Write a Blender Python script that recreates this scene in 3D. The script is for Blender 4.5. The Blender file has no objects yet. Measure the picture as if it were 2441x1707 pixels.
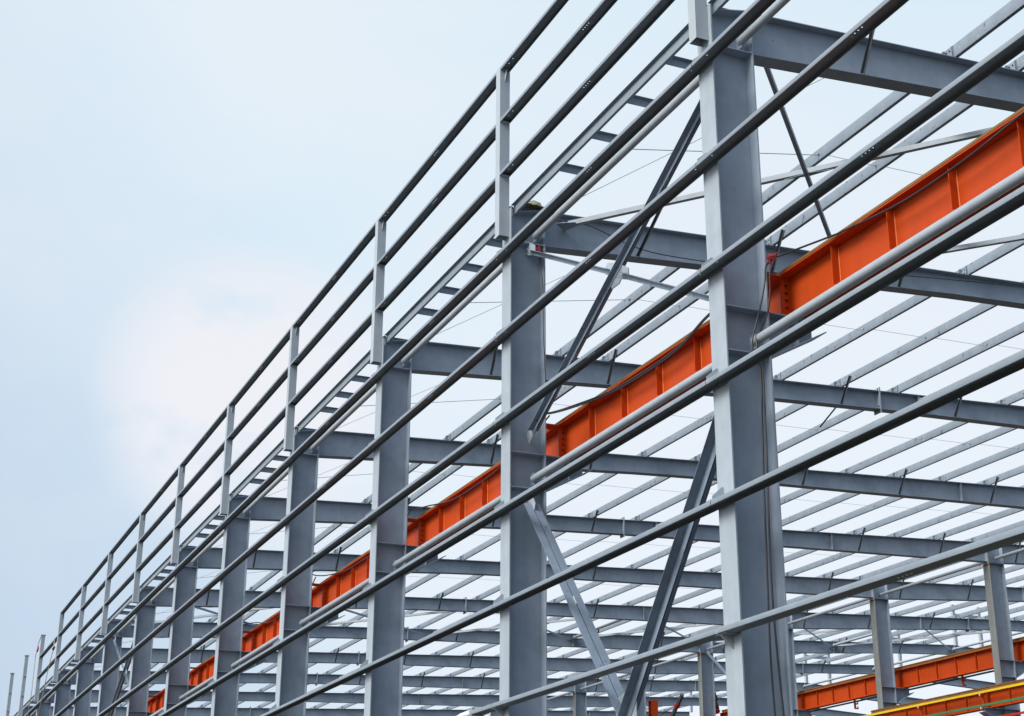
import bpy, bmesh, math, random
from mathutils import Vector, Matrix
random.seed(7)
sc = bpy.context.scene
COL = sc.collection
R = math.radians

# ------------------------------------------------------------------ camera
YAW, PITCH, ROLL = .4098, .3631, .0042
CPOS = Vector((-11.2288, -18.1485, 1.6))
FPX, PW, PH = 3641.998, 2441, 1707
fw = Vector((math.sin(YAW)*math.cos(PITCH), math.cos(YAW)*math.cos(PITCH), math.sin(PITCH)))
rt = Vector((math.cos(YAW), -math.sin(YAW), 0)); up = rt.cross(fw)
rt, up = rt*math.cos(ROLL)+up*math.sin(ROLL), -rt*math.sin(ROLL)+up*math.cos(ROLL)
cd = bpy.data.cameras.new('camera'); cam = bpy.data.objects.new('camera', cd); COL.objects.link(cam)
cd.sensor_width = 36; cd.lens = FPX/PW*36; cd.clip_start = .1; cd.clip_end = 6000
M = Matrix((rt, up, -fw)).transposed().to_4x4(); M.translation = CPOS
cam.matrix_world = M; sc.camera = cam
def seen(pts, m=40):            # is any of these points inside the photograph?
    for p in pts:
        d = Vector(p)-CPOS; z = d.dot(fw)
        if z < .5: continue
        x = PW/2+FPX*d.dot(rt)/z; y = PH/2-FPX*d.dot(up)/z
        if -m < x < PW+m and -m < y < PH+m: return True
    return False
def seen_line(a, b, m=40):
    a, b = Vector(a), Vector(b)
    return seen([a.lerp(b, i/40) for i in range(41)], m)

# ------------------------------------------------------------------ light
SUN_AZ, SUN_EL = R(-100), R(38)         # azimuth from +y towards +x
sdir = Vector((math.sin(SUN_AZ)*math.cos(SUN_EL), math.cos(SUN_AZ)*math.cos(SUN_EL), math.sin(SUN_EL)))
sl = bpy.data.lights.new('sun', 'SUN'); sl.energy = 1.5; sl.angle = R(28); sl.color = (1, .965, .92)
so = bpy.data.objects.new('sun', sl); COL.objects.link(so)
so.rotation_euler = (-sdir).to_track_quat('-Z', 'Y').to_euler()
W = bpy.data.worlds.new('World'); sc.world = W; W.use_nodes = True
nt = W.node_tree; nt.nodes.clear(); N = nt.nodes; L = nt.links
def nd(t, **k):
    n = N.new(t)
    for a, b in k.items(): setattr(n, a, b)
    return n
sky = nd('ShaderNodeTexSky', sky_type='NISHITA', sun_disc=False)
sky.sun_elevation = SUN_EL; sky.sun_rotation = SUN_AZ
bg1 = nd('ShaderNodeBackground'); bg1.inputs[1].default_value = .07; L.new(sky.outputs[0], bg1.inputs[0])
tc = nd('ShaderNodeTexCoord')
nz = nd('ShaderNodeTexNoise'); nz.inputs['Scale'].default_value = 2.6; nz.inputs['Detail'].default_value = 6; nz.inputs['Roughness'].default_value = .48
mp = nd('ShaderNodeMapping'); mp.inputs['Scale'].default_value = (1, 1, 1.5); mp.inputs['Location'].default_value = (.35, .1, .27)
L.new(tc.outputs['Generated'], mp.inputs[0]); L.new(mp.outputs[0], nz.inputs['Vector'])
rp = nd('ShaderNodeValToRGB'); rp.color_ramp.elements[0].position = .46; rp.color_ramp.elements[1].position = .68
L.new(nz.outputs[0], rp.inputs[0])
# the veil is greyer blue low down to the left of the building, whiter over it
dt = nd('ShaderNodeVectorMath', operation='DOT_PRODUCT'); dt.inputs[1].default_value = (.72, -.12, .72)
L.new(tc.outputs['Generated'], dt.inputs[0])
mr = nd('ShaderNodeMapRange'); mr.inputs[1].default_value = .0; mr.inputs[2].default_value = .38
L.new(dt.outputs['Value'], mr.inputs[0])
veil = nd('ShaderNodeMix', data_type='RGBA'); veil.inputs[6].default_value = (.278, .330, .408, 1); veil.inputs[7].default_value = (.372, .452, .502, 1)
L.new(mr.outputs[0], veil.inputs[0])
cl = nd('ShaderNodeMix', data_type='RGBA'); cl.inputs[7].default_value = (.475, .478, .50, 1)
clf = nd('ShaderNodeMath', operation='MULTIPLY'); clf.inputs[1].default_value = .58
L.new(rp.outputs[0], clf.inputs[0]); L.new(clf.outputs[0], cl.inputs[0]); L.new(veil.outputs[2], cl.inputs[6])
def patch(direction, lo, hi):
    d = nd('ShaderNodeVectorMath', operation='DOT_PRODUCT'); d.inputs[1].default_value = Vector(direction).normalized()
    L.new(tc.outputs['Generated'], d.inputs[0])
    q = nd('ShaderNodeMapRange', interpolation_type='SMOOTHSTEP'); q.inputs[1].default_value = lo; q.inputs[2].default_value = hi
    L.new(d.outputs['Value'], q.inputs[0]); return q.outputs[0]
def ray(px, py): return fw+rt*((px-PW/2)/FPX)+up*((PH/2-py)/FPX)
# a soft white cloud low over the left part of the building, ragged by the noise
cf = nd('ShaderNodeMath', operation='MULTIPLY'); L.new(patch(ray(600, 950), .9938, .9990), cf.inputs[0])
n2 = nd('ShaderNodeTexNoise'); n2.inputs['Scale'].default_value = 15; n2.inputs['Detail'].default_value = 7; n2.inputs['Roughness'].default_value = .5
L.new(mp.outputs[0], n2.inputs['Vector'])
m2 = nd('ShaderNodeMapRange'); m2.inputs[1].default_value = .22; m2.inputs[2].default_value = .46; L.new(n2.outputs[0], m2.inputs[0])
L.new(m2.outputs[0], cf.inputs[1])
cc = nd('ShaderNodeMix', data_type='RGBA'); cc.inputs[7].default_value = (.468, .468, .488, 1)
L.new(cf.outputs[0], cc.inputs[0]); L.new(cl.outputs[2], cc.inputs[6])
# brighter overcast beyond the building, low to the right
lr = nd('ShaderNodeMix', data_type='RGBA'); lr.inputs[7].default_value = (.442, .470, .505, 1)
L.new(patch(ray(2150, 1500), .90, .995), lr.inputs[0]); L.new(cc.outputs[2], lr.inputs[6])
# unseen sky behind the camera dimmed and blued, to darken camera-facing faces
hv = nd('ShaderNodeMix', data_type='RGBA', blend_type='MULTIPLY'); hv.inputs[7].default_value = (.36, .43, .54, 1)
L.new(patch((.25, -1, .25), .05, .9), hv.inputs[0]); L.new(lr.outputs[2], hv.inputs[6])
# bright patch added round the sun, outside the frame, to lift outward faces
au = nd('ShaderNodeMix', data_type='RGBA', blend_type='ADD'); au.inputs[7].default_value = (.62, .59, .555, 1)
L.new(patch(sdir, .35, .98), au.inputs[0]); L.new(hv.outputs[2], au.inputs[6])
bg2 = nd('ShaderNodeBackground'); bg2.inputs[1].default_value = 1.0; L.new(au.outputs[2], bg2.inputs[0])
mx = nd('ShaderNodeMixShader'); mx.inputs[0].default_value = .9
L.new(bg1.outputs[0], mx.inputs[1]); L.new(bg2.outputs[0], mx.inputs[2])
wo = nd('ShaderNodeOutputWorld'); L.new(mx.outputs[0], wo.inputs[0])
sc.view_settings.view_transform = 'Standard'; sc.view_settings.look = 'None'
sc.view_settings.exposure = 1.0; sc.view_settings.gamma = 1.0

# ------------------------------------------------------------------ materials
def mat(name, col, rough=.5, var=.08, streak=.10, stain=None, stain_amt=0., metal=0., spec=.5, scale=3., fleck=0.):
    m = bpy.data.materials.new(name); m.use_nodes = True
    t = m.node_tree; n, l = t.nodes, t.links; b = n['Principled BSDF']
    b.inputs['Metallic'].default_value = metal; b.inputs['Specular IOR Level'].default_value = spec
    g = n.new('ShaderNodeNewGeometry')
    a = n.new('ShaderNodeTexNoise'); a.inputs['Scale'].default_value = scale; a.inputs['Detail'].default_value = 5; a.inputs['Roughness'].default_value = .6
    l.new(g.outputs['Position'], a.inputs['Vector'])
    mp = n.new('ShaderNodeMapping'); mp.inputs['Scale'].default_value = (6, 6, .45)
    l.new(g.outputs['Position'], mp.inputs[0])
    s = n.new('ShaderNodeTexNoise'); s.inputs['Scale'].default_value = 1.; s.inputs['Detail'].default_value = 4
    l.new(mp.outputs[0], s.inputs['Vector'])
    oi = n.new('ShaderNodeObjectInfo')
    def mapr(src, lo, hi, f0=.3, f1=.7):
        r = n.new('ShaderNodeMapRange'); r.inputs[1].default_value = f0; r.inputs[2].default_value = f1
        r.inputs[3].default_value = lo; r.inputs[4].default_value = hi; l.new(src, r.inputs[0]); return r.outputs[0]
    v1 = mapr(a.outputs[0], 1-var, 1+var); v2 = mapr(s.outputs[0], 1-streak, 1+streak*.5); v3 = mapr(oi.outputs['Random'], .95, 1.05, 0, 1)
    q = n.new('ShaderNodeMath'); q.operation = 'MULTIPLY'; l.new(v1, q.inputs[0]); l.new(v2, q.inputs[1])
    q2 = n.new('ShaderNodeMath'); q2.operation = 'MULTIPLY'; l.new(q.outputs[0], q2.inputs[0]); l.new(v3, q2.inputs[1])
    sc_ = n.new('ShaderNodeVectorMath'); sc_.operation = 'SCALE'; sc_.inputs[0].default_value = col; l.new(q2.outputs[0], sc_.inputs['Scale'])
    out = sc_.outputs[0]
    if stain:
        z = n.new('ShaderNodeTexNoise'); z.inputs['Scale'].default_value = 1.7; z.inputs['Detail'].default_value = 8; z.inputs['Roughness'].default_value = .7
        l.new(g.outputs['Position'], z.inputs['Vector'])
        fac = mapr(z.outputs[0], 0, stain_amt, .60, .72)
        k = n.new('ShaderNodeMix'); k.data_type = 'RGBA'; l.new(fac, k.inputs[0]); l.new(out, k.inputs[6]); k.inputs[7].default_value = (*stain, 1)
        out = k.outputs[2]
    if fleck:                            # small scuffs and drill marks
        fm = n.new('ShaderNodeMapping'); fm.inputs['Scale'].default_value = (9, 9, 4.5); l.new(g.outputs['Position'], fm.inputs[0])
        fz = n.new('ShaderNodeTexNoise'); fz.inputs['Scale'].default_value = 1.; fz.inputs['Detail'].default_value = 2; l.new(fm.outputs[0], fz.inputs['Vector'])
        k = n.new('ShaderNodeMix'); k.data_type = 'RGBA'; l.new(mapr(fz.outputs[0], 0, fleck, .67, .71), k.inputs[0]); l.new(out, k.inputs[6]); k.inputs[7].default_value = (.055, .048, .042, 1)
        out = k.outputs[2]
    l.new(out, b.inputs['Base Color'])
    l.new(mapr(a.outputs[0], max(.05, rough-.08), min(1, rough+.10)), b.inputs['Roughness'])
    return m
RUST = (.16, .075, .03)
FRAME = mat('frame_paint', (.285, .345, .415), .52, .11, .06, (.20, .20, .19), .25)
LIGHT = mat('lit_flange_and_plate_grey', (.345, .40, .44), .45, .07, .07, (.25, .22, .18), .30)  # pale plate grey; on outer column flanges it also paints in side light
GALV = mat('galvanised_purlin', (.21, .255, .30), .45, .10, .06, (.15, .115, .09), .45, fleck=.75)
GIRT = mat('girt_paint', (.225, .272, .312), .50, .07, .04, (.17, .15, .12), .3)
TUBE = mat('tube_paint', (.36, .405, .44), .33, .06, .06, (.34, .35, .35), .35)
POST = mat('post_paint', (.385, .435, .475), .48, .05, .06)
BRACE = mat('brace_paint', (.20, .255, .325), .42, .12, .08, (.24, .22, .20), .35, fleck=.5)
FBR = mat('flange_brace_steel', (.065, .078, .09), .5, .1, .1, RUST, .3)
ORANGE = mat('orange_paint', (.50, .058, .004), .5, .05, .04, (.40, .045, .004), .30, spec=.2)
ORANGE2 = mat('orange_weld', (.80, .24, .08), .45, .05, .03)
RAIL = mat('rusty_rail', (.22, .115, .035), .65, .2, .1, (.10, .05, .02), .6, spec=.3)
BOLT = mat('dark_bolt', (.035, .03, .03), .5, .2, .0, RUST, .3)
CABLE = mat('black_cable', (.022, .022, .026), .4, .1, 0)
RED = mat('red_plastic', (.42, .014, .012), .4, .1, 0)
YEL = mat('yellow_bar', (.80, .53, .006), .4, .04, .03)
GRN = mat('green_bar', (.04, .20, .075), .4, .04, .03)
CERAM = mat('white_insulator', (.68, .66, .62), .4, .04, .02)
SOIL = mat('soil', (.05, .042, .032), .95, .3, .0, (.035, .03, .025), .6, spec=.1, scale=.35)
CONC = mat('concrete', (.062, .056, .048), .9, .12, .05, (.04, .037, .034), .5, spec=.2, scale=.6)
RAG = mat('insulation_foil', (.42, .38, .24), .8, .2, .05)
CLOTH = mat('brown_cloth', (.10, .075, .04), .9, .4, .2, scale=9)
PLAST = mat('white_film', (.75, .77, .78), .3, .06, .0)
ROPE = mat('rope', (.42, .36, .28), .9, .1, .0)
RUSTY = mat('rust_patch', (.30, .09, .03), .8, .25, .15)
CREAM = mat('weathered_flange', (.225, .24, .225), .6, .12, .2, (.24, .21, .12), .5)

# ------------------------------------------------------------------ mesh helpers
class MB:
    def __init__(s): s.v = []; s.f = []
    def add(s, vs, fs):
        o = len(s.v); s.v += [tuple(p) for p in vs]; s.f += [[i+o for i in f] for f in fs]; return s
    def box(s, x0, x1, y0, y1, z0, z1):
        vs = [(x, y, z) for z in (z0, z1) for y in (y0, y1) for x in (x0, x1)]
        return s.add(vs, [[0, 2, 3, 1], [4, 5, 7, 6], [0, 1, 5, 4], [2, 6, 7, 3], [0, 4, 6, 2], [1, 3, 7, 5]])
    def prism(s, poly, p0, p1, e1, e2):     # polygon in (e1,e2) swept from p0 to p1
        p0, p1, e1, e2 = Vector(p0), Vector(p1), Vector(e1), Vector(e2); n = len(poly)
        vs = [p0+e1*a+e2*b for a, b in poly]+[p1+e1*a+e2*b for a, b in poly]
        fs = [[i, (i+1) % n, n+(i+1) % n, n+i] for i in range(n)]+[list(range(n))[::-1], list(range(n, 2*n))]
        return s.add(vs, fs)
    def plate_xz(s, poly, y0, y1): return s.prism(poly, (0, y0, 0), (0, y1, 0), (1, 0, 0), (0, 0, 1))
    def plate_yz(s, poly, x0, x1): return s.prism(poly, (x0, 0, 0), (x1, 0, 0), (0, 1, 0), (0, 0, 1))
    def plate_xy(s, poly, z0, z1): return s.prism(poly, (0, 0, z0), (0, 0, z1), (1, 0, 0), (0, 1, 0))
    def tube(s, pts, r, n=8):
        pts = [Vector(p) for p in pts]; m = len(pts); rings = []; prev = None
        for i, p in enumerate(pts):
            t = (pts[min(i+1, m-1)]-pts[max(i-1, 0)]).normalized()
            if prev is None:
                a = t.cross(Vector((0, 0, 1)));
                if a.length < .1: a = t.cross(Vector((1, 0, 0)))
            else: a = prev-t*prev.dot(t)
            a.normalize(); prev = a; b = t.cross(a)
            rings += [p+(a*math.cos(2*math.pi*k/n)+b*math.sin(2*math.pi*k/n))*r for k in range(n)]
        fs = [[i*n+k, i*n+(k+1) % n, (i+1)*n+(k+1) % n, (i+1)*n+k] for i in range(m-1) for k in range(n)]
        fs += [list(range(n))[::-1], list(range((m-1)*n, m*n))]
        return s.add(rings, fs)
    def cyl(s, p0, p1, r, n=6): return s.tube([p0, p1], r, n)
    def mesh(s, name, m, smooth=30):
        me = bpy.data.meshes.new(name); me.from_pydata(s.v, [], s.f)
        bm = bmesh.new(); bm.from_mesh(me); bmesh.ops.recalc_face_normals(bm, faces=bm.faces); bm.to_mesh(me); bm.free()
        me.materials.append(m)
        me.polygons.foreach_set('use_smooth', [True]*len(me.polygons)); me.set_sharp_from_angle(angle=R(smooth))
        return me
def link(name, data, parent=None, loc=(0, 0, 0)):
    o = bpy.data.objects.new(name, data); COL.objects.link(o); o.location = loc
    if parent: o.parent = parent
    return o
def tag(o, label, cat, group=None, kind=None):
    if label: o['label'] = label; o['category'] = cat
    if group: o['group'] = group
    if kind: o['kind'] = kind
    return o
def thing(name, label, cat, loc=(0, 0, 0), group=None): return tag(link(name, None, None, loc), label, cat, group)
class Kit:                               # a thing as a list of (name, mesh, parent index), placed any number of times
    def __init__(s): s.parts = []
    def part(s, name, mb, m, par=None, loc=(0, 0, 0)):
        s.parts.append((name, mb if isinstance(mb, bpy.types.Mesh) else mb.mesh(name, m), par, loc)); return len(s.parts)-1
    def place(s, name, label, cat, loc, group=None):
        root = thing(name, label, cat, loc, group); made = []
        for nm, me, par, lc in s.parts: made.append(link(nm, me, root if par is None else made[par], lc))
        return root
def round_path(P, r, n=3):               # rounds the inner corners of an open polyline
    out = [Vector(P[0])]
    for i in range(1, len(P)-1):
        a, b, c = Vector(P[i-1]), Vector(P[i]), Vector(P[i+1]); d0 = (a-b).normalized(); d1 = (c-b).normalized()
        o = b+d0*r+d1*r
        for k in range(n+1):
            t = k/n*math.pi/2; out.append(o-d1*r*math.cos(t)-d0*r*math.sin(t))
    out.append(Vector(P[-1])); return out
def c_member(mb, y0, y1, depth, flange, lip, t, e1, e2, org, holes=(), r_out=.013):
    """cold-formed lipped channel along y: web along e1 (0..depth) at e2=0, flanges towards +e2. holes: (y, offset along web, radius)"""
    e1, e2, org = Vector(e1), Vector(e2), Vector(org); n = 3
    O = round_path([(lip, flange), (0, flange), (0, 0), (depth, 0), (depth, flange), (depth-lip, flange)], r_out, n)
    I = round_path([(lip, flange-t), (t, flange-t), (t, t), (depth-t, t), (depth-t, flange-t), (depth-lip, flange-t)], r_out-t, n)
    w = 2*(n+1); m = len(O)
    P = lambda q, y: org+Vector((0, y, 0))+e1*q.x+e2*q.y
    cells = []; h = .032; y = y0
    for hy, off, r in sorted(holes):
        cells.append((y, hy-h, None)); cells.append((hy-h, hy+h, (hy, off, r))); y = hy+h
    cells.append((y, y1, None))
    for a, b, ho in cells:
        for Q in (O, I):
            vs = [P(q, a) for q in Q]+[P(q, b) for q in Q]
            mb.add(vs, [[i, i+1, m+i+1, m+i] for i in range(m-1) if not (ho and i == w)])
        if ho:
            hy, off, r = ho; K = 12; rims = []
            for Q, dz in ((O, 0), (I, t)):
                u0, u1 = Q[w].x, Q[w+1].x
                ring = []; rect = []
                for k in range(K):
                    an = 2*math.pi*(k+.5)/K; c, s_ = math.cos(an), math.sin(an)
                    ring.append(P(Vector((off+r*c, dz)), hy+r*s_))
                    f = 1/max(abs(c), abs(s_)); du = c*f; dy = s_*f
                    uu = off+(u1-off)*du if du > 0 else off+(off-u0)*du
                    rect.append(P(Vector((uu, dz)), hy+h*dy))
                corners = []
                mb.add(ring+rect, [[k, (k+1) % K, K+(k+1) % K, K+k] for k in range(K)])
                # fill the four cell corners
                cs = [P(Vector((u, dz)), yy) for u, yy in ((u1, hy+h), (u0, hy+h), (u0, hy-h), (u1, hy-h))]
                q = [(1, 0), (4, 3), (7, 6), (10, 9)]
                for cpt, (i1, i2) in zip(cs, q):
                    mb.add([cpt, rect[i1], rect[i2]], [[0, 1, 2]])
                rims.append(ring)
            mb.add(rims[0]+rims[1], [[k, (k+1) % K, K+(k+1) % K, K+k] for k in range(K)])
    for yy in (y0, y1):
        poly = [P(q, yy) for q in O]+[P(q, yy) for q in reversed(I)]
        mb.add(poly, [[i, i+1, 2*m-2-i, 2*m-1-i] for i in range(m-1)])
    lo, li = O[0], I[0]
    for q0, q1 in ((O[0], I[0]), (O[-1], I[-1])):
        mb.add([P(q0, y0), P(q1, y0), P(q1, y1), P(q0, y1)], [[0, 1, 2, 3]])
    return mb

ORD = ['zeroth', 'first', 'second', 'third', 'fourth', 'fifth', 'sixth', 'seventh', 'eighth', 'ninth', 'tenth', 'eleventh', 'twelfth', 'thirteenth', 'fourteenth']
def bay_words(b, what='wall columns'):
    return f'between {ORD[b]} and {ORD[b+1]} {what}' if b else f'right of the first {what[:-1]}'
D = 8.0
KMAX = 12
def ztop(x): return 15.71+.051*x if x < 50.1 else 15.71+.051*(100.2-x)
def depth(x):
    if x < 11.5: return .80-(x-.77)/(11.5-.77)*.24
    if x < 16: return .56
    if x < 32.4: return .56+(x-16)/16.4*.26
    if x < 46: return max(.56, .84-(x-33.2)/12.8*.28)
    return .56
def zbot(x): return ztop(x)-depth(x)

# ------------------------------------------------------------------ ground
g = MB().add([(-900, -300, 0), (1200, -300, 0), (1200, 2500, 0), (-900, 2500, 0)], [[0, 1, 2, 3]])
tag(link('ground', g.mesh('ground', SOIL)), None, None, kind='structure')
g = MB().box(-.6, 101, -9, 98, -.2, .06)
tag(link('floor_slab', g.mesh('floor_slab', CONC)), None, None, kind='structure')

# ------------------------------------------------------------------ wall columns
GZ = [14.57, 12.785, 10.99, 9.19, 7.37, 5.54]         # underside of each girt row
GH, GD = .08, .232
B, XI = .2185, .772
def col_kit(k):
    K = Kit()
    K.part('outer_flange', MB().box(0, .022, -B, B, .03, 15.66), LIGHT)  # paler than the web: light from outside put into its colour
    K.part('web', MB().plate_xz([(.022, .03), (XI-.022, .03), (XI-.022, ztop(.75)-.02), (.15, ztop(.15)-.11), (.022, 15.40)], -.008, .008), FRAME)
    K.part('inner_flange', MB().box(XI-.022, XI, -B, B, .03, ztop(XI)-.02), FRAME)
    K.part('cap_plate', MB().prism([(.14, ztop(.14)-.125), (XI+.02, ztop(XI)-.02), (XI+.02, ztop(XI)-.004), (.14, ztop(.14)-.109)], (0, -.2, 0), (0, .2, 0), (1, 0, 0), (0, 0, 1)), FRAME)
    for z in (14.94, 10.437, 9.73):
        st = MB()
        for s in (-1, 1): st.box(.0225, XI-.0225, *sorted((s*.0085, s*.205)), z-.016, z)
        K.part('stiffener', st, FRAME)
    br = K.part('crane_bracket', MB().plate_xz([(XI+.001, 9.72), (1.66, 10.19), (1.66, 10.418), (XI+.001, 10.418)], -.008, .008), FRAME)
    K.part('bracket_top_plate', MB().box(XI+.001, 1.70, -.2, .2, 10.4185, 10.437), FRAME, br)
    K.part('bracket_bottom_flange', MB().prism([(XI+.001, 9.70), (1.80, 10.262), (1.80, 10.282), (XI+.001, 9.72)], (0, -.2, 0), (0, .2, 0), (1, 0, 0), (0, 0, 1)), FRAME, br)
    st = MB()
    for s in (-1, 1): st.plate_xz([(1.29, 9.995), (1.305, 10.005), (1.305, 10.418), (1.29, 10.418)], *sorted((s*.0085, s*.18)))
    K.part('bracket_stiffener', st, FRAME, br)
    for i, z in enumerate(GZ):
        up_ = i < 5; zt = z+GH
        gm = MB()
        if up_:
            gm.box(-.205, -.001, -.16, .13, zt+.002, zt+.010)
            gm.plate_xz([(-.001, zt+.0105), (-.195, zt+.0105), (-.195, zt+.07), (-.03, zt+.22), (-.001, zt+.22)], .055, .067)
        else:
            gm.box(-.205, -.001, -.16, .13, z-.010, z-.002)
            gm.plate_xz([(-.001, z-.0105), (-.195, z-.0105), (-.195, z-.03), (-.02, z-.19), (-.001, z-.19)], -.02, -.006)
        K.part('girt_cleat', gm, LIGHT)
    return K
ck = col_kit(1)
for k in range(1, KMAX+2):
    lab = 'largest grey H-section wall column at right with black cables down its web' if k == 1 else f'grey H-section wall column, {ORD[k]} from the right along the open wall'
    o = ck.place('wall_column', lab, 'column', (0, D*(k-1), 0), 'columns along the open wall')

# ------------------------------------------------------------------ girts
hm = [(4+d, GD/2, .013) for d in (-.12, -.04, .04, .12)]
ends = [(.25, GD/2, .013), (7.75, GD/2, .013)]
up_me = c_member(MB(), .052, 8.035, GD, GH, .021, .004, (1, 0, 0), (0, 0, -1), (-GD-.003, 0, GH), hm+ends).mesh('wall_girt', GIRT)
dn_me = c_member(MB(), .052, 8.035, GD, GH, .021, .004, (1, 0, 0), (0, 0, 1), (-GD-.003, 0, 0), hm+ends).mesh('wall_girt', GIRT)
ROW = ['topmost', 'second row from top', 'third row from top', 'fourth row from top', 'fifth row from top', 'lowest visible row']
for i, z in enumerate(GZ):
    for b in range(0, KMAX+1):
        y = D*(b-1)
        if not seen_line((-.2, y, z), (-.2, y+8, z)): continue
        tag(link('wall_girt', up_me if i < 5 else dn_me, None, (0, y, z)), f'grey channel wall girt, {ROW[i]}, {bay_words(b)}', 'girt', 'channel girts along the open wall')

# ------------------------------------------------------------------ parapet posts and rails
def post_kit(cap):
    K = Kit(); z0, z1 = 15.02, 18.972; xo, xi, y0, y1, t = -.228, -.004, -.133, .087, .008
    m = MB(); O = [(xo, y0), (xi, y0), (xi, y1), (xo, y1)]; I = [(xo+t, y0+t), (xi-t, y0+t), (xi-t, y1-t), (xo+t, y1-t)]
    for P_ in (O, I): m.add([(x, y, z0) for x, y in P_]+[(x, y, z1) for x, y in P_], [[i, (i+1) % 4, 4+(i+1) % 4, 4+i] for i in range(4)])
    for z in (z0, z1): m.add([(x, y, z) for x, y in O]+[(x, y, z) for x, y in I], [[i, (i+1) % 4, 4+(i+1) % 4, 4+i] for i in range(4)])
    K.part('post_tube', m, POST)
    if cap: K.part('cap_plate', MB().box(xo-.03, xi+.03, y0-.03, y1+.03, z1+.001, z1+.06), POST)
    else:
        K.part('cap_plate', MB().box(xo+.001, xi-.001, y0+.001, y1-.001, z1+.001, z1+.008), POST)
        K.part('rail_gusset', MB().plate_yz([(y0-.001, 18.875), (y0-.12, 18.875), (y0-.001, 18.62)], -.12, -.112), POST)
    for z in (16.37, 17.63):
        K.part('rail_seat', MB().box(-.20, -.03, y0-.09, y0-.001, z-.010, z-.002), POST)
    return K
pk, pk2 = post_kit(False), post_kit(True)
for k in range(1, KMAX+2):
    lab = f'square grey parapet post, {ORD[k]} from the right, fixed outside the column tops'
    if k > 11: lab = f'bare square post without rails, {ORD[k-11]} beyond the parapet end at far left'
    if k == 11: lab = 'capped square parapet post ending the two lower rails at far left'
    (pk if k < 11 else pk2).place('parapet_post', lab, 'post', (0, D*(k-1), 0), 'parapet posts along the eave')
rail_me = c_member(MB(), .0875, 7.8665, .224, .08, .021, .004, (1, 0, 0), (0, 0, -1), (-.228, 0, .08), [(4+d, .112, .013) for d in (-.12, -.04, .04, .12)]+[(7.45, .112, .013), (7.66, .112, .013)]).mesh('parapet_rail', GIRT)
for z, nm, last in ((18.89, 'top', 9), (17.63, 'middle', 10), (16.37, 'bottom', 10)):
    for b in range(0, last+1):
        y = D*(b-1)
        if seen_line((-.2, y, z), (-.2, y+8, z)):
            tag(link('parapet_rail', rail_me, None, (0, y, z)), f'{nm} grey parapet rail {bay_words(b, "parapet posts")} from the right', 'rail', 'parapet rails above the eave')

# ------------------------------------------------------------------ eave channel and gutter brackets
em = MB(); zc = 15.606
Z = [(.081, .20), (.081, .196), (.146, .196), (.146, .004), (.20, .004), (.20, 0), (.150, 0), (.150, .20)]
em.prism([(a, zc+b) for a, b in Z], (0, .02, 0), (0, 7.98, 0), (1, 0, 0), (0, 0, 1)); eave_me = em.mesh('eave_channel', GIRT)
gm = MB(); gm.box(.152, .80, -.003, .003, zc+.012, zc+.175); gm.box(.152, .80, -.075, -.0032, zc+.169, zc+.175)
gut_me = gm.mesh('gutter_bracket', FRAME)
for b in range(0, KMAX+1):
    y = D*(b-1)
    if seen_line((.1, y, zc), (.1, y+8, zc)):
        tag(link('eave_channel', eave_me, None, (0, y, 0)), f'grey eave channel on the column tops {bay_words(b)}', 'channel', 'eave channels on the column tops')
    for j, yy in enumerate((0.03, 1.62, 3.05, 4.47, 5.89)):
        if b == 0 and yy > 0 and not seen([(.4, y+yy, zc)]): continue
        if not seen([(.3, y+yy, zc), (.15, y+yy, zc)], 5): continue
        w = f'short grey gutter bracket on top of the {ORD[b]} wall column' if j == 0 else f'{ORD[j]} short gutter bracket behind the eave channel {bay_words(b)}'
        tag(link('gutter_bracket', gut_me, None, (0, y+yy, 0)), w, 'bracket', 'gutter brackets behind the eave channel')

# ------------------------------------------------------------------ round tie tubes along the wall
def tube_kit(x, z, y0=.13, y1=7.87, r=.072, m=TUBE):
    K = Kit(); K.part('tube', MB().tube([(x, y0, z), (x, y1, z)], r, 20), m)
    for s, ya in ((1, y0), (-1, y1)):
        e = MB(); yb = ya-s*.12; a, b_ = sorted((ya+s*.05, yb)); e.box(x-.007, x+.007, a, b_, z-.12, z+.12)
        e.box(x-.10, x+.10, *sorted((yb, yb-s*.009)), z-.13, z+.13)
        K.part('end_fin', e, FRAME)
    return K
tk1, tk2 = tube_kit(.585, 15.14), tube_kit(.535, 9.935)
for b in range(0, KMAX):
    y = D*(b-1)
    for K, x, z, nm in ((tk1, .58, 15.14, 'upper'), (tk2, .53, 9.93, 'lower')):
        if seen_line((x, y, z), (x, y+8, z), 0):
            K.place('tie_tube', f'{nm} round grey tie tube inside the wall {bay_words(b)}', 'tube', (0, y, 0), 'round tie tubes along the wall')

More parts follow.
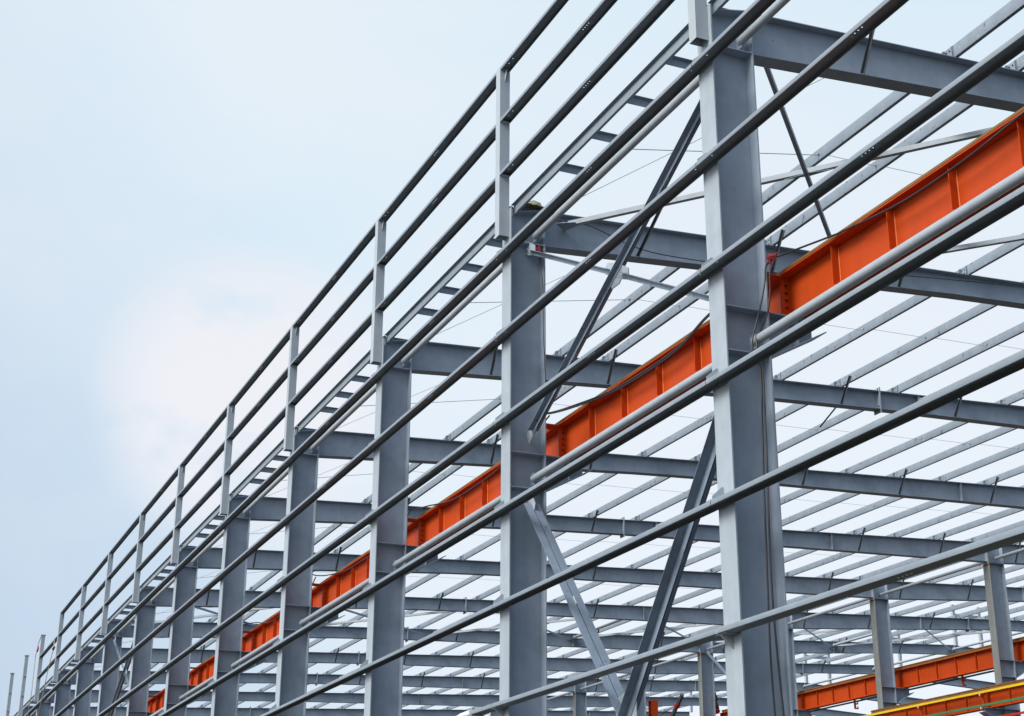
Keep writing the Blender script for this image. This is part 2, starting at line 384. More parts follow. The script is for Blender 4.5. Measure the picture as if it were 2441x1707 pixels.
# ------------------------------------------------------------------ crane runway beams
def crane_kit(xw, z0, z1, wb=.15, wt=.20, side=-1, both=True, tie=None):
    K = Kit(); m = MB(); ya, yb = .012, 7.988
    m.box(xw-wb, xw+wb, ya, yb, z0, z0+.016); m.box(xw-wt, xw+wt, ya, yb, z1-.018, z1); m.box(xw-.006, xw+.006, ya, yb, z0+.0165, z1-.0185)
    K.part('beam', m, ORANGE)
    for i in range(1, 6):
        yy = i*4/3; s = MB()
        for d in (-1, 1): s.box(*sorted((xw+d*.0065, xw+d*(wb-.012))), yy-.006, yy+.006, z0+.075, z1-.0186)
        p = K.part('stiffener', s, ORANGE)
        K.part('weld', MB().tube([(xw+side*.009, yy-.009, z0+.08), (xw+side*.009, yy-.009, z1-.05)], .010, 6), ORANGE2, p)
    for e, s_ in ((ya, 1), (yb, -1)):
        s = MB(); s.box(xw-wb+.005, xw+wb-.005, *sorted((e+s_*.0, e+s_*.016)), z0+.0165, z1-.0186)
        p = K.part('end_plate', s, ORANGE)
        bm_ = MB()
        for i in range(4):
            zz = z0+.2+i*.12
            for d in (-.075, .075): bm_.cyl((xw+d, e+s_*.0165, zz), (xw+d, e+s_*.040, zz), .022, 6)
        K.part('bolts', bm_, BOLT, p)
    # railway-type crane rail
    h = .175; pr = [(-.06, 0), (.06, 0), (.06, .014), (.014, .034), (.012, .12), (.038, .135), (.038, h), (-.038, h), (-.038, .135), (-.012, .12), (-.014, .034), (-.06, .014)]
    K.part('crane_rail', MB().prism(pr, (xw, ya, z1+.002), (xw, yb, z1+.002), (1, 0, 0), (0, 0, 1)), RAIL)
    cm = MB()
    for i in range(12):
        yy = .35+i*.66
        for d in (-1, 1): cm.box(*sorted((xw+d*.058, xw+d*.12)), yy-.03, yy+.03, z1+.001, z1+.028)
    K.part('rail_clip', cm, RAIL)
    if tie:
        t = MB(); t.box(*tie, -.10, .22, z1-.035, z1-.021)
        t.box(tie[0], tie[0]+.012, -.10, .22, z1-.13, z1-.036)
        K.part('tie_plate', t, ORANGE)
    return K
ok = crane_kit(1.30, 10.4385, 11.15, tie=(.775, 1.12))
for b in range(0, KMAX-1):
    y = D*(b-1)
    if seen_line((1.2, y, 10.8), (1.2, y+8, 10.8), 0):
        ok.place('crane_beam', f'orange crane runway beam with stiffeners inside the open wall {bay_words(b)}', 'crane beam', (0, y, 0), 'crane beams on the wall columns')

# ------------------------------------------------------------------ rafters
PX = [4.97, 6.37, 7.82, 9.80]+[11.82+2.012*i for i in range(20)]
PX = [x for x in PX if x < 49.6]
PH_ = .25
def rafter(kit, x0, x1, splices=(), stiff=(), cleats=True):
    n = 24; xs = [x0+(x1-x0)*i/n for i in range(n+1)]; hw, tf = .15, .016
    kit.part('web', MB().plate_xz([(x, zbot(x)+tf+.0005) for x in xs]+[(x, ztop(x)-tf-.0005) for x in reversed(xs)], -.006, .006), FRAME)
    kit.part('top_flange', MB().plate_xz([(x, ztop(x)-tf) for x in xs]+[(x, ztop(x)) for x in reversed(xs)], -hw, hw), FRAME)
    kit.part('bottom_flange', MB().plate_xz([(x, zbot(x)) for x in xs]+[(x, zbot(x)+tf) for x in reversed(xs)], -hw, hw), FRAME)
    for xe, s in ((x0, -1), (x1, 1)):
        kit.part('end_plate', MB().box(*sorted((xe+s*.001, xe+s*.019)), -.17, .17, zbot(xe)-.10, ztop(xe)-.001), LIGHT)
    for x in splices:
        m = MB(); m.box(x-.020, x-.001, -.165, .165, zbot(x)-.10, ztop(x)+.10); m.box(x+.001, x+.020, -.165, .165, zbot(x)-.10, ztop(x)+.10)
        p = kit.part('splice_plate', m, LIGHT)
        bm_ = MB()
        for yy in (-.1, .1):
            for zz in (zbot(x)-.05, zbot(x)+.09, ztop(x)-.09, ztop(x)+.05):
                bm_.cyl((x-.045, yy, zz), (x+.045, yy, zz), .02, 6)
        kit.part('bolts', bm_, BOLT, p)
    for x in stiff:
        m = MB()
        for s in (-1, 1): m.box(x-.005, x+.005, *sorted((s*.0065, s*.145)), zbot(x)+.02, ztop(x)-.018)
        kit.part('stiffener', m, LIGHT)
    if cleats:
        for x in PX:
            if not x0-.3 < x < x1+.3: continue
            zt = ztop(x); m = MB()
            m.box(x-.011, x-.003, -.085, .085, zt+.001, zt+.24)
            m.plate_xz([(x-.0115, zt+.001), (x-.115, zt+.001), (x-.095, zt+.18), (x-.06, zt+.22), (x-.0115, zt+.22)], .074, .082)
            p = kit.part('purlin_cleat', m, GALV)
            b_ = MB()
            for zz in (zt+.07, zt+.17):
                for yy in (-.035, .045): b_.cyl((x-.0112, yy, zz), (x-.028, yy, zz), .014, 6)
            kit.part('bolts', b_, BOLT, p)
    return kit
r1 = rafter(Kit(), .793, 32.39, (15.15,), (8.3, 16.55, 24.6))
r2 = rafter(Kit(), 33.23, 50.08, (44.6,), (41.4,))
r3 = rafter(Kit(), 50.12, 62, (), ())
for k in range(1, KMAX+2):
    y = D*(k-1)
    r1.place('rafter', f'grey tapered I-beam rafter running inward from the {ORD[k]} wall column', 'rafter', (0, y, 0), 'rafters from the wall columns')
    if seen_line((33.3, y, 17), (50, y, 17.5), 0):
        r2.place('rafter', f'grey I-beam rafter beyond the interior columns, on the {ORD[k]} frame from the front', 'rafter', (0, y, 0), 'rafters beyond the interior columns')
    if k >= 7 and seen_line((50.2, y, 17.6), (61, y, 17.3), 0):
        r3.place('rafter', f'grey rafter sloping down beyond the roof ridge on the {ORD[k]} frame', 'rafter', (0, y, 0), 'rafters beyond the roof ridge')

# ------------------------------------------------------------------ purlins
ph = [(dy, o, .012) for dy in (.28, 7.72) for o in (.125,)]+[(.78, .17, .012), (7.25, .08, .012)]+[(3.93, .09, .011), (4.09, .17, .011)]
pur_me = c_member(MB(), -.13, 8.0, PH_, .08, .02, .004, (0, 0, 1), (1, 0, 0), (-.002, 0, .001), ph).mesh('purlin', GALV)
cand = []
for i, x in enumerate(PX):
    for b in range(0, KMAX+1):
        y = D*(b-1)
        if x > 33 and b < 4: continue
        if seen_line((x, y, ztop(x)+.1), (x, y+8, ztop(x)+.1), 0): cand.append((i, x, b, y))
cand.sort(key=lambda c: (Vector((c[1], c[3]+4, 16))-CPOS).length)
def nth(i): return (['', 'first', 'second', 'third', 'fourth', 'fifth', 'sixth', 'seventh', 'eighth', 'ninth', 'tenth', 'eleventh', 'twelfth', 'thirteenth', 'fourteenth', 'fifteenth', 'sixteenth', 'seventeenth', 'eighteenth', 'nineteenth', 'twentieth', 'twenty-first', 'twenty-second', 'twenty-third', 'twenty-fourth', 'twenty-fifth'])[i]
for i, x, b, y in cand[:298]:
    w = f'between the {ORD[b]} and {ORD[b+1]} rafters' if b else 'before the first rafter'
    tag(link('purlin', pur_me, None, (x, y, ztop(x))), f'grey roof purlin, {nth(i+1)} in from the open wall, {w}', 'purlin', 'roof purlins on the rafters')
if len(cand) > 298:
    m = MB()
    for i, x, b, y in cand[298:]: m.box(x, x+.08, y, y+8, ztop(x), ztop(x)+.25)
    tag(link('far_purlins', m.mesh('far_purlins', GALV)), 'grey purlins of the farthest roof bays', 'purlins', kind='stuff')

# thin sag rods, one line per bay
for b in range(0, 10):
    y = D*(b-1)+4; m = MB(); x0, x1 = 4.97, 30.0
    xs = [x for x in PX if x <= x1]
    for i, (a, c) in enumerate(zip(xs[:-1], xs[1:])):
        o = .075 if i % 2 else -.075
        m.cyl((a-.05, y+o*.3, ztop(a)+.15), (c+.06, y+o*.3+.03, ztop(c)+.11), .006, 5)
        for q in (a-.03, c+.03): m.cyl((q-.012, y+o*.3, ztop(q)+.13), (q+.012, y+o*.3, ztop(q)+.13), .02, 6)
    m.cyl((.66, y-.05, 15.24), (xs[0]+.05, y, ztop(xs[0])+.13), .009, 5)
    if seen_line((1, y, 15.5), (30, y, 17), 0):
        w = f'between the {ORD[b]} and {ORD[b+1]} rafters' if b else 'before the first rafter'
        tag(link('sag_rod', m.mesh('sag_rod', TUBE)), f'thin steel sag rod line crossing the purlins {w}', 'rod', 'thin sag rods')
    if 1 <= b:
        m = MB(); m.cyl((.70, y+2.05, 15.2), (3.5, y-3.86, 15.84), .0065, 5)
        if seen_line((.7, y, 15.2), (4.9, y-3, 15.9), 0):
            tag(link('diagonal_rod', m.mesh('diagonal_rod', TUBE)), f'thin slanting rod from tie tube to first purlin {bay_words(b)}', 'rod', 'thin slanting rods')

# ------------------------------------------------------------------ flange braces
def angle_bar(mb, p0, p1, a, t, e1, e2):
    return mb.prism([(0, 0), (a, 0), (a, t), (t, t), (t, a), (0, a)], p0, p1, e1, e2)
def fb_mesh(x, yt, zt_, y0):
    d = Vector((0, yt-y0, zt_-(zbot(x)+.02))).normalized(); e2 = Vector((1, 0, 0)).cross(d)
    return angle_bar(MB(), (x-.012, y0, zbot(x)+.02), (x-.012, yt, zt_), .056, .006, (-1, 0, 0), e2)
FX = [3.0, 6.37, 9.80, 13.83, 17.86, 21.88, 25.90, 29.93, 33.95, 37.98, 42.0, 46.02]
ci = 0
for k in range(1, 11):
    for j, x in enumerate(FX):
        y = D*(k-1)
        for s in (-1, 1):
            if s == 1 and not (j == 3 and k == 3): continue
            if j == 1 and k == 1: continue
            if not seen([(x, y-.4, ztop(x)-.1)], 0): continue
            yt, zt_ = s*.62, ztop(x)+.17
            if j == 0 and k == 2: yt, zt_ = -1.25, ztop(x)-.02
            if s == 1: yt, zt_ = .98, zbot(x)-.34      # hangs loose
            me = fb_mesh(x, yt, zt_, s*.10).mesh('flange_brace', FBR)
            side = 'near side' if s < 0 else 'far side'
            tag(link('flange_brace', me, None, (0, y, 0)), f'short dark flange brace, {ORD[j+1]} in along the {ORD[k]} rafter, {side}', 'brace', 'flange braces under the rafters')

# ------------------------------------------------------------------ strut tubes between rafters
def strut(x, z, b, words, r=.072):
    y = D*(b-1)
    if seen_line((x, y, z), (x, y+8, z), 0):
        tube_kit(x, z, r=r).place('strut_tube', words, 'tube', (0, y, 0), 'round strut tubes under the roof')
for b in range(0, 11):
    strut(16.58, 16.35, b, f'round strut tube at mid roof, {"between the "+ORD[b]+" and "+ORD[b+1]+" rafters" if b else "before the first rafter"}')
    strut(32.85, 16.72, b, f'round strut tube joining interior column tops, {"between the "+ORD[b]+" and "+ORD[b+1]+" frames" if b else "before the first frame"}')
for x, z, n in ((24.62, 16.75, 'inner'), (41.36, 17.6, 'outer'), (50.0, 18.0, 'ridge')):
    for b in ((7,) if x < 49 else (7, 8, 9)):
        strut(x, z, b, f'round {n} strut tube between the {ORD[b]} and {ORD[b+1]} rafters')

# ------------------------------------------------------------------ horizontal roof bracing (angles)
def roof_brace(b, xa, xb, rise, dark):
    ya, yb = D*(b-1)+.12, D*b-.12
    p0 = Vector((xa, ya if rise else yb, ztop(xa)-.30)); p1 = Vector((xb, yb if rise else ya, ztop(xb)-.30))
    if rise: p0.z -= .03; p1.z -= .03
    d = (p1-p0).normalized(); e1 = Vector((0, 0, 1)).cross(d).normalized(); e2 = d.cross(e1)
    K = Kit()
    off = e1*0
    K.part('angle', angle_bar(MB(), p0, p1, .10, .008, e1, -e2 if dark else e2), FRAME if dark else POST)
    for p, s in ((p0, 1), (p1, -1)):
        g0 = p+d*.0*s; q = MB(); w = .22
        q.prism([(-w, 0), (w, 0), (.08, .38), (-.08, .38)], p-Vector((0, 0, .012)), p-Vector((0, 0, .004)), e1, d*s)
        K.part('gusset', q, FRAME)
    mid = (p0+p1)/2; q = MB(); w = .3
    if rise: d2 = Vector((d.x, -d.y, d.z)); q.prism([(-.5, 0), (0, -.07), (.5, 0), (0, .07)], mid-Vector((0, 0, .02)), mid-Vector((0, 0, .012)), d2, Vector((d.y, d.x, 0)).normalized())
    if rise: K.part('cross_plate', q, FRAME)
    return K
PAN = [(1.15, 8.28), (8.32, 16.45), (16.65, 24.55), (24.7, 32.3), (33.4, 41.3), (41.5, 49.9)]
for b in (1, 7):
    for j, (xa, xb) in enumerate(PAN):
        if b == 1 and j > 3: continue
        for rise in (0, 1):
            ya = D*(b-1)
            if not seen_line((xa, ya+(0 if rise else 8), ztop(xa)-.3), (xb, ya+(8 if rise else 0), ztop(xb)-.3), 0): continue
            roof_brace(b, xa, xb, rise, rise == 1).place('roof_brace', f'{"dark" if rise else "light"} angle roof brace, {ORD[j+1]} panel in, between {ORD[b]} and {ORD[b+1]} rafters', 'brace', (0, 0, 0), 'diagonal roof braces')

# ------------------------------------------------------------------ vertical bracing in the wall plane
def tee_brace(p0, p1, x, leg, gap=.022, single=False, pack=3):
    p0, p1 = Vector((x, *p0)), Vector((x, *p1)); d = (p1-p0).normalized(); e1 = Vector((1, 0, 0)); e2 = e1.cross(d)
    if e2.z > 0: e2 = -e2                    # wall leg hangs downwards from the x leg
    K = Kit(); t = .009; m = MB()
    m2 = MB()
    angle_bar(m, p0-e1*gap/2, p1-e1*gap/2, leg, t, -e1, e2)
    K.part('outer_angle', m, BRACE)
    if not single:
        angle_bar(m2, p0+e1*gap/2, p1+e1*gap/2, leg, t, e1, e2); K.part('inner_angle', m2, BRACE)
        for i in range(1, pack+1):
            c = p0.lerp(p1, i/(pack+1)); q = MB()
            q.prism([(-gap/2+.001, -.012), (gap/2-.001, -.012), (gap/2-.001, leg*.9), (-gap/2+.001, leg*.9)], c-d*.10, c+d*.10, e1, e2)
            K.part('packer', q, CERAM)
    for p, s in ((p0, 1), (p1, -1)):
        q = MB(); w = .14
        q.prism([(-.26, -w), (.16, -w*.75), (.22, 0), (.16, w*.75), (-.26, w)], p-e1*.008, p+e1*.008, d*s, e2)
        K.part('gusset', q, LIGHT)
    return K
def wall_bracing(b, x, zs, words, pre, legs=(.10, .155)):
    y0 = D*(b-1)
    (zh, zl), (zh2, zl2) = zs
    S = [((y0+.35, zh-.05), (y0+7.66, zl), legs[0], False, 'upper', 'dark'),
         ((y0+7.72, zh), (y0+4.25, (zh+zl)/2+.09), legs[0], True, 'upper left', 'light'),
         ((y0+3.75, (zh+zl)/2-.18), (y0+.30, zl-.10), legs[0], True, 'upper right', 'light'),
         ((y0+7.72, zh2), (y0+.32, zl2), legs[1], False, 'lower', 'light'),
         ((y0+.32, zh2), (y0+7.70, zl2), legs[1], False, 'lower', 'dark')]
    for p0, p1, leg, single, nm, tone in S:
        tee_brace(p0, p1, x, leg, single=single).place('wall_brace', f'{tone} {nm} diagonal angle brace {words}', 'brace', (0, 0, 0), 'diagonal braces between columns')
wall_bracing(1, .43, ((14.75, 10.85), (9.40, .5)), 'between the first and second wall columns', '')
m = MB().prism([(-.22, -.10), (-.08, -.21), (.20, -.20), (.27, .05), (.22, .17), (-.05, .2), (-.2, .09)], (.422, 4.0, 12.68), (.438, 4.0, 12.68), (0, 1, 0), (0, 0, 1))
tag(link('brace_gusset', m.mesh('brace_gusset', LIGHT)), 'pale gusset plate where the near upper wall braces cross', 'plate')
m = MB().prism([(-.34, -.2), (-.1, -.4), (.25, -.4), (.36, .05), (.34, .3), (-.05, .4), (-.34, .2)], (.422, 4.0, 4.95), (.438, 4.0, 4.95), (0, 1, 0), (0, 0, 1))
tag(link('brace_gusset', m.mesh('brace_gusset', LIGHT)), 'pale gusset plate where the near lower wall braces cross', 'plate')
wall_bracing(7, .43, ((14.75, 10.85), (9.40, .5)), 'between the seventh and eighth wall columns', '')

# ------------------------------------------------------------------ interior columns
ik = Kit(); X0, X1, IB = 32.42, 33.21, .2; zr = zbot(32.4)
ik.part('left_flange', MB().box(X0, X0+.02, -IB, IB, .03, ztop(X0)+.03), CREAM)
ik.part('web', MB().box(X0+.0205, X1-.0205, -.007, .007, .03, ztop(X0)), FRAME)
ik.part('right_flange', MB().box(X1-.02, X1, -IB, IB, .03, ztop(X1)+.03), FRAME)
for z in (zr+.01, 12.44, 11.75, 10.43, 9.75):
    st = MB()
    for s in (-1, 1): st.box(X0+.0205, X1-.0205, *sorted((s*.0075, s*.19)), z-.016, z)
    ik.part('stiffener', st, FRAME)
ik.part('rust_band', MB().box(X0-.003, X0-.0005, -IB, IB, zr-.13, zr-.02), RUSTY)
for sgn, xf, zt_ in ((1, X1, 12.44), (-1, X0, 10.43)):
    def sx(v): return xf+sgn*v
    br = ik.part('crane_bracket', MB().plate_xz([(sx(.001), zt_-.71), (sx(.88), zt_-.24), (sx(.88), zt_-.02), (sx(.001), zt_-.02)], -.008, .008), FRAME)
    ik.part('bracket_top_plate', MB().box(*sorted((sx(.001), sx(.93))), -.19, .19, zt_-.0195, zt_-.001), FRAME, br)
    ik.part('bracket_bottom_flange', MB().prism([(sx(.001), zt_-.73), (sx(1.02), zt_-.175), (sx(1.02), zt_-.155), (sx(.001), zt_-.71)], (0, -.19, 0), (0, .19, 0), (1, 0, 0), (0, 0, 1)), FRAME, br)
for k in range(4, 12):
    y = D*(k-1)
    if seen_line((32.8, y, 5), (32.8, y, 17), 0):
        ik.place('interior_column', f'interior grey H-section column under the roof on the {ORD[k]} frame from the front', 'column', (0, y, 0), 'interior columns')

# interior crane beams
rk = crane_kit(33.74, 12.4415, 13.27, wb=.15, wt=.20)
lk = crane_kit(31.88, 10.4315, 11.15)
def cond_frame(K, xw, z0, z1, s, zs, ys):
    xv = xw+s*.26; xb = xw+s*.42
    for yy in ys:
        m = MB(); m.box(xv-.035, xv+.035, yy-.04, yy+.04, min(zs)-.16, z1-.02)
        m.box(*sorted((xw+s*.155, xv-s*.036)), yy-.03, yy+.03, z0+.02, z0+.09)
        for z in zs: m.box(*sorted((xv+s*.0355, xb+s*.01)), yy-.035, yy+.035, z-.155, z-.10)
        p = K.part('conductor_bracket', m, ORANGE)
        for z in zs:
            q = MB().cyl((xb, yy, z-.099), (xb, yy, z-.026), .035, 10); K.part('insulator', q, CERAM, p)
cond_frame(lk, 31.88, 10.4315, 11.15, -1, (11.035, 10.50, 9.94), (0.1, 4.1))
cond_frame(rk, 33.74, 12.4415, 13.27, 1, (13.0, 12.42, 12.20), (4.1,))
for b in range(1, 10):
    y = D*(b-1)
    if b <= 8 and seen_line((33.6, y, 12.8), (33.6, y+8, 12.8), 0):
        rk.place('crane_beam', f'orange crane beam right of the interior columns between the {ORD[b]} and {ORD[b+1]} frames', 'crane beam', (0, y, 0), 'crane beams right of the interior columns')
    if seen_line((31.8, y, 11), (31.8, y+8, 11), 0):
        lk.place('crane_beam', f'orange crane beam left of the interior columns, {ORD[b]} bay, carrying coloured conductor bars', 'crane beam', (0, y, 0), 'crane beams left of the interior columns')
for z, m_, nm in ((11.035, YEL, 'yellow'), (10.50, GRN, 'green'), (9.94, RED, 'red')):
    q = MB().box(31.46-.03, 31.46+.03, 8.2, 63.9, z-.025, z+.062); q.box(31.46-.012, 31.46+.012, 8.2, 63.9, z-.0255, z-.02)
    tag(link('conductor_bar', q.mesh('conductor_bar', m_)), f'long {nm} conductor bar in front of the lower right orange beam', 'bar', 'coloured conductor bars')
for z in (12.42,):
    q = MB().box(34.16-.03, 34.16+.03, 16.2, 63.9, z-.025, z+.045)
    tag(link('conductor_bar', q.mesh('conductor_bar', GRN)), 'dark green conductor bar under the upper right orange beam', 'bar', 'coloured conductor bars')
# crane end stop
es = Kit(); x, y, z0, z1 = 33.74, 63.7, 13.30, 15.0
es.part('front_flange', MB().box(x-.22, x+.22, y-.02, y, z0, z1), ORANGE)
es.part('web', MB().box(x-.006, x+.006, y+.001, y+.36, z0, z1), ORANGE)
es.part('back_flange', MB().box(x-.22, x+.22, y+.361, y+.38, z0, z1), ORANGE)
m = MB()
for zz in (13.5, 14.2, z1-.02):
    for s in (-1, 1): m.box(*sorted((x+s*.0065, x+s*.21)), y+.0005, y+.3605, zz-.007, zz+.007)
es.part('stiffener', m, ORANGE)
es.place('crane_end_stop', 'upright orange crane end stop at the bottom edge near the crossing braces', 'end stop', (0, 0, 0))
# interior bracing in the braced bay
for p0, p1, tone in (((55.7, 16.5), (48.4, 10.9), 'light'), ((48.4, 16.5), (55.7, 10.9), 'dark')):
    tee_brace(p0, p1, 32.82, .10).place('interior_brace', f'{tone} diagonal angle brace between interior columns of seventh and eighth frames', 'brace', (0, 0, 0), 'diagonal braces between interior columns')
hk = Kit(); a, b_ = Vector((32.8, 58.7, 14.6)), Vector((32.8, 60.6, 13.0))
hk.part('arm', MB().tube([a, b_], .13, 6), FBR)
hk.part('red_collar', MB().tube([a.lerp(b_, .27), a.lerp(b_, .36)], .17, 8), RED)
hk.part('red_collar', MB().tube([a.lerp(b_, .62), a.lerp(b_, .70)], .17, 8), RED)
hk.part('cable', MB().tube([a.lerp(b_, .3), (32.8, 60.4, 13.98), (32.8, 61.3, 13.75), (32.8, 63.5, 13.3)], .02, 5), CABLE)
hk.place('hoist_arm', 'dark slanting hoist arm with red collars beside a far interior column', 'hoist', (0, 0, 0))

# ridge monitor frames
mk = Kit()
for x in (50.35, 52.3):
    mk.part('post', MB().box(x-.09, x+.09, -.09, .09, ztop(x)+.002, 20.75), POST)
mk.part('head_beam', MB().box(50.45, 52.2, -.05, .05, 20.02, 20.22), FRAME)
for k in range(8, 13):
    y = D*(k-1)
    mk.place('ridge_frame', f'small grey frame of two posts on the roof ridge, {ORD[k]} frame from the front', 'frame', (0, y, 0), 'frames on the roof ridge')

# ------------------------------------------------------------------ cables
def smooth(pts, n=6):
    P = [Vector(p) for p in pts]; P = [P[0]*2-P[1]]+P+[P[-1]*2-P[-2]]; out = []
    for i in range(1, len(P)-2):
        for j in range(n):
            t = j/n; a, b, c, d = P[i-1:i+3]
            out.append(.5*((2*b)+(c-a)*t+(2*a-5*b+4*c-d)*t*t+(3*b-a-3*c+d)*t**3))
    return out+[P[-2]]
X = 1.065
c0 = [(.86, -.22, 11.33), (1.0, -.35, 11.36), (X, -.76, 11.32), (X, -1.46, 11.19), (X, -1.85, 11.13), (X, -3.14, 10.985), (X, -4.42, 10.99), (X, -5.58, 11.09), (X, -7.0, 11.18), (X, -8, 11.2)]
tag(link('cable', MB().tube(smooth(c0), .016, 8).mesh('cable', CABLE)), 'black cable sagging over the orange beam right of the first column', 'cable')
c1 = [(.86, 8.3, 11.48), (X, 8.21, 11.46), (X, 7.15, 11.26), (X, 5.58, 11.04), (X, 4.03, 10.98), (X, 2.94, 11.03), (X, 2.0, 11.24), (X, .9, 11.3), (.9, -.1, 11.32)]
for j, (dz, nm) in enumerate(((0, 'lower'), (.05, 'upper'))):
    pts = [(x+(.01*j), y, z+dz*math.sin(i/8*math.pi)) for i, (x, y, z) in enumerate(c1)]
    tag(link('cable', MB().tube(smooth(pts), .017, 8).mesh('cable', CABLE)), f'{nm} of two black cables sagging over the orange beam between first and second columns', 'cable')
for b in (2, 3, 4):
    pts = [(x, y+8*(b-1), z+.03*random.uniform(-1, 1)) for x, y, z in c1]
    tag(link('cable', MB().tube(smooth(pts), .017, 7).mesh('cable', CABLE)), f'black cable sagging over the orange crane beam {bay_words(b)}', 'cable')
d1 = [(.87, -.235, 11.32), (.74, -.25, 11.15), (.70, -.26, 10.9), (.60, -.27, 10.5), (.47, -.29, 10.1), (.39, -.30, 9.85), (.42, -.30, 9.6), (.51, -.30, 9.4), (.50, -.27, 8.5), (.48, -.25, 7.4), (.46, -.24, 6.2), (.47, -.2, 5.2), (.49, -.2, 4.4), (.53, -.2, 3), (.55, -.2, 1), (.55, -.25, .08)]
d2 = [(.87, -.235, 11.33), (.80, -.25, 11.0), (.79, -.25, 10.75), (.72, -.26, 10.4), (.58, -.28, 10.1), (.47, -.30, 9.85), (.48, -.31, 9.6), (.54, -.31, 9.35), (.55, -.28, 8.4), (.54, -.25, 7.3), (.53, -.24, 6.2), (.58, -.2, 5.3), (.63, -.2, 4.4), (.70, -.2, 3), (.74, -.2, 1), (.74, -.25, .08)]
for d, nm in ((d1, 'left'), (d2, 'right')):
    tag(link('cable', MB().tube(smooth(d), .0145, 8).mesh('cable', CABLE)), f'{nm} black cable hanging down the web of the nearest column', 'cable')
m = MB()
for i in range(5):
    x = .80+i*.035; m.tube([(x+.03*math.cos(a), -.235+.035*math.sin(a), 11.33+.05*math.cos(a)) for a in [t*math.pi/4 for t in range(9)]], .009, 5)
m.tube([(.78, -.26, 11.30), (.86, -.28, 11.35), (.97, -.27, 11.42)], .01, 5); m.tube([(.82, -.24, 11.32), (.80, -.27, 11.22), (.82, -.27, 11.15)], .008, 5)
tag(link('cable_tie', m.mesh('cable_tie', RED)), 'red plastic tie binding black cables at the nearest column', 'tie')
m = MB(); m.tube([(.60, 7.85, 14.93), (.58, 7.82, 14.86), (.63, 7.80, 14.80), (.60, 7.79, 14.73), (.57, 7.78, 14.68)], .014, 6); m.tube([(.63, 7.8, 14.9), (.66, 7.78, 14.8), (.62, 7.78, 14.74)], .016, 6)
tag(link('cable_tie', m.mesh('cable_tie', RED)), 'red plastic tie under the tube at the top of the second column', 'tie')
cw = [(.62, 7.8, 14.85), (.70, 7.76, 14.0), (.71, 7.76, 13.0), (.74, 7.75, 12.2), (.76, 7.75, 11.6)]
tag(link('cable', MB().tube(smooth(cw), .011, 6).mesh('cable', CABLE)), 'thin black wire hanging down the second column', 'cable')
cw = [(1.0, 7.8, 15.55), (1.7, 7.7, 15.55), (2.6, 7.7, 15.3), (3.4, 7.7, 15.2), (5.0, 7.7, 15.25), (6.4, 7.7, 15.3), (9, 7.7, 15.75), (11, 7.7, 15.98), (13.5, 7.7, 16.2), (15.5, 7.7, 16.25)]
tag(link('cable', MB().tube(smooth(cw), .011, 6).mesh('cable', CABLE)), 'thin black wire strung along the second rafter web', 'cable')

# ------------------------------------------------------------------ scraps
def crumple(cx, cy, cz, sx, sy, sz, n=9, amp=.3, seed=1):
    rnd = random.Random(seed); m = MB(); vs = []
    for i in range(n):
        for j in range(n):
            u, v = i/(n-1)-.5, j/(n-1)-.5
            vs.append((cx+u*sx+rnd.uniform(-1, 1)*amp*sx/n, cy+v*sy+rnd.uniform(-1, 1)*amp*sy/n, cz+sz*(max(0, 1-4*(u*u+v*v))*rnd.uniform(.3, 1))))
    top = len(vs); vs += [(x, y, z-.012) for x, y, z in vs]
    q = [[i*n+j, i*n+j+1, (i+1)*n+j+1, (i+1)*n+j] for i in range(n-1) for j in range(n-1)]
    fs = q+[[top+k for k in reversed(f)] for f in q]
    e = [i for i in range(n)]+[i*n+n-1 for i in range(1, n)]+[(n-1)*n+j for j in range(n-2, -1, -1)]+[i*n for i in range(n-2, 0, -1)]
    fs += [[e[i], e[(i+1) % len(e)], top+e[(i+1) % len(e)], top+e[i]] for i in range(len(e))]
    return m.add(vs, fs)
tag(link('insulation_scrap', crumple(.55, 7.95, 15.80, .62, .45, .24, 9, .5, 4).mesh('insulation_scrap', RAG, 60)), 'crumpled yellowish scrap of insulation on top of the second column', 'scrap')
m = MB(); rnd = random.Random(3); pts = []
for i in range(7):
    y = 9.05+i*.09
    r = .05+.02*rnd.random()
    m.tube([(-.245+.015*math.cos(a*.785), y+.03*rnd.random(), 5.585+.065*math.sin(a*.785)) if a % 4 else (-.262*(1 if a == 4 else 1), y, 5.585) for a in range(9)], .03, 6)
f = MB()
ring = []
for i in range(6):
    y = 9.02+i*.13
    for a in range(10):
        t = a/10*2*math.pi; rr = .9+.35*rnd.random()
        ring.append((-.12+.145*math.cos(t)*rr, y+.03*rnd.random(), 5.575+.075*math.sin(t)*rr))
f.add(ring, [[i*10+a, i*10+(a+1) % 10, (i+1)*10+(a+1) % 10, (i+1)*10+a] for i in range(5) for a in range(10)]+[list(range(10)), list(range(50, 60))])
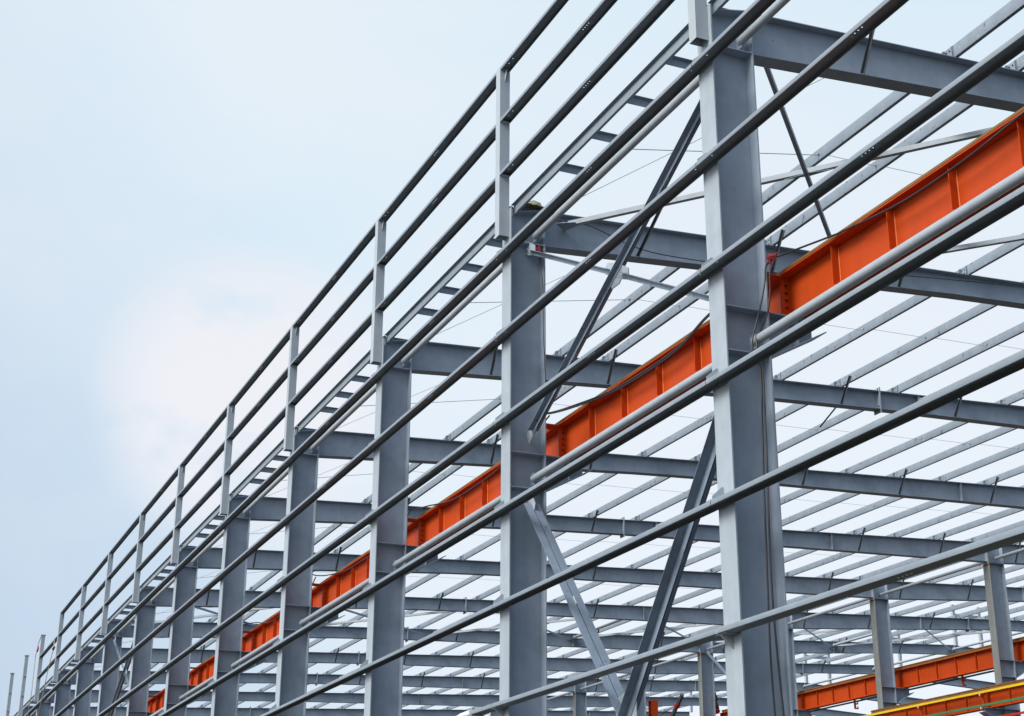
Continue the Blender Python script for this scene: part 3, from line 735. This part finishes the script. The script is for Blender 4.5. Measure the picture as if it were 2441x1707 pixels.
tag(link('plastic_wrap', f.mesh('plastic_wrap', PLAST, 80)), 'white plastic film wrapped round the lowest girt left of the second column', 'wrap')
ck_ = Kit(); vs = []; rnd = random.Random(11)
for i in range(8):
    z = 14.45-i*.13
    for a in range(8):
        t = a/8*2*math.pi; rr = (.10+.05*i/8)*rnd.uniform(.6, 1.3); vs.append((33.5+math.cos(t)*rr*.7, 56.35-.03*i+math.sin(t)*rr*1.4, z+rnd.uniform(-.03, .03)))
ck_.part('cloth', MB().add(vs, [[i*8+a, i*8+(a+1) % 8, (i+1)*8+(a+1) % 8, (i+1)*8+a] for i in range(7) for a in range(8)]+[list(range(8)), list(range(56, 64))]), CLOTH)
ck_.part('red_end', MB().tube([(33.5, 56.2, 13.5), (33.5, 56.15, 13.42), (33.5, 56.1, 13.36)], .17, 7), RED)
ck_.place('hanging_cloth', 'brown rag with red end hanging beside a far interior column', 'cloth', (0, 0, 0))
ra = Kit()
ra.part('line', MB().tube(smooth([(-.26, 79.84, 18.9), (-.3, 80.4, 18.55), (-.3, 80.55, 18.1), (-.3, 81.15, 17.9), (-.3, 81.2, 16.5), (-.3, 81.2, 15.5), (-.3, 81.8, 14.3), (-.3, 82, 12.5), (-.3, 82, 8)]), .022, 5), ROPE)
ra.part('hook', MB().tube(smooth([(-.3, 80.5, 18.4), (-.3, 80.3, 18.25), (-.3, 80.6, 18.1), (-.3, 80.75, 18.2)]), .05, 6), RED)
ra.place('rope', 'pale rope with red hook hanging from the capped post at far left', 'rope', (0, 0, 0))
rb = Kit()
rb.part('line', MB().tube(smooth([(-.26, 73.1, 17.62), (-.3, 72.7, 17.0), (-.3, 73.74, 16.28), (-.3, 74.85, 15.29), (-.3, 75.34, 14.7), (-.3, 76.48, 13.68), (-.3, 78, 11.5)]), .022, 5), ROPE)
rb.part('hook', MB().tube([(-.3, 72.4, 17.05), (-.3, 72.75, 16.95), (-.3, 73.0, 17.05)], .06, 6), BOLT)
rb.place('rope', 'brown rope hanging from the middle parapet rail at far left', 'rope', (0, 0, 0))
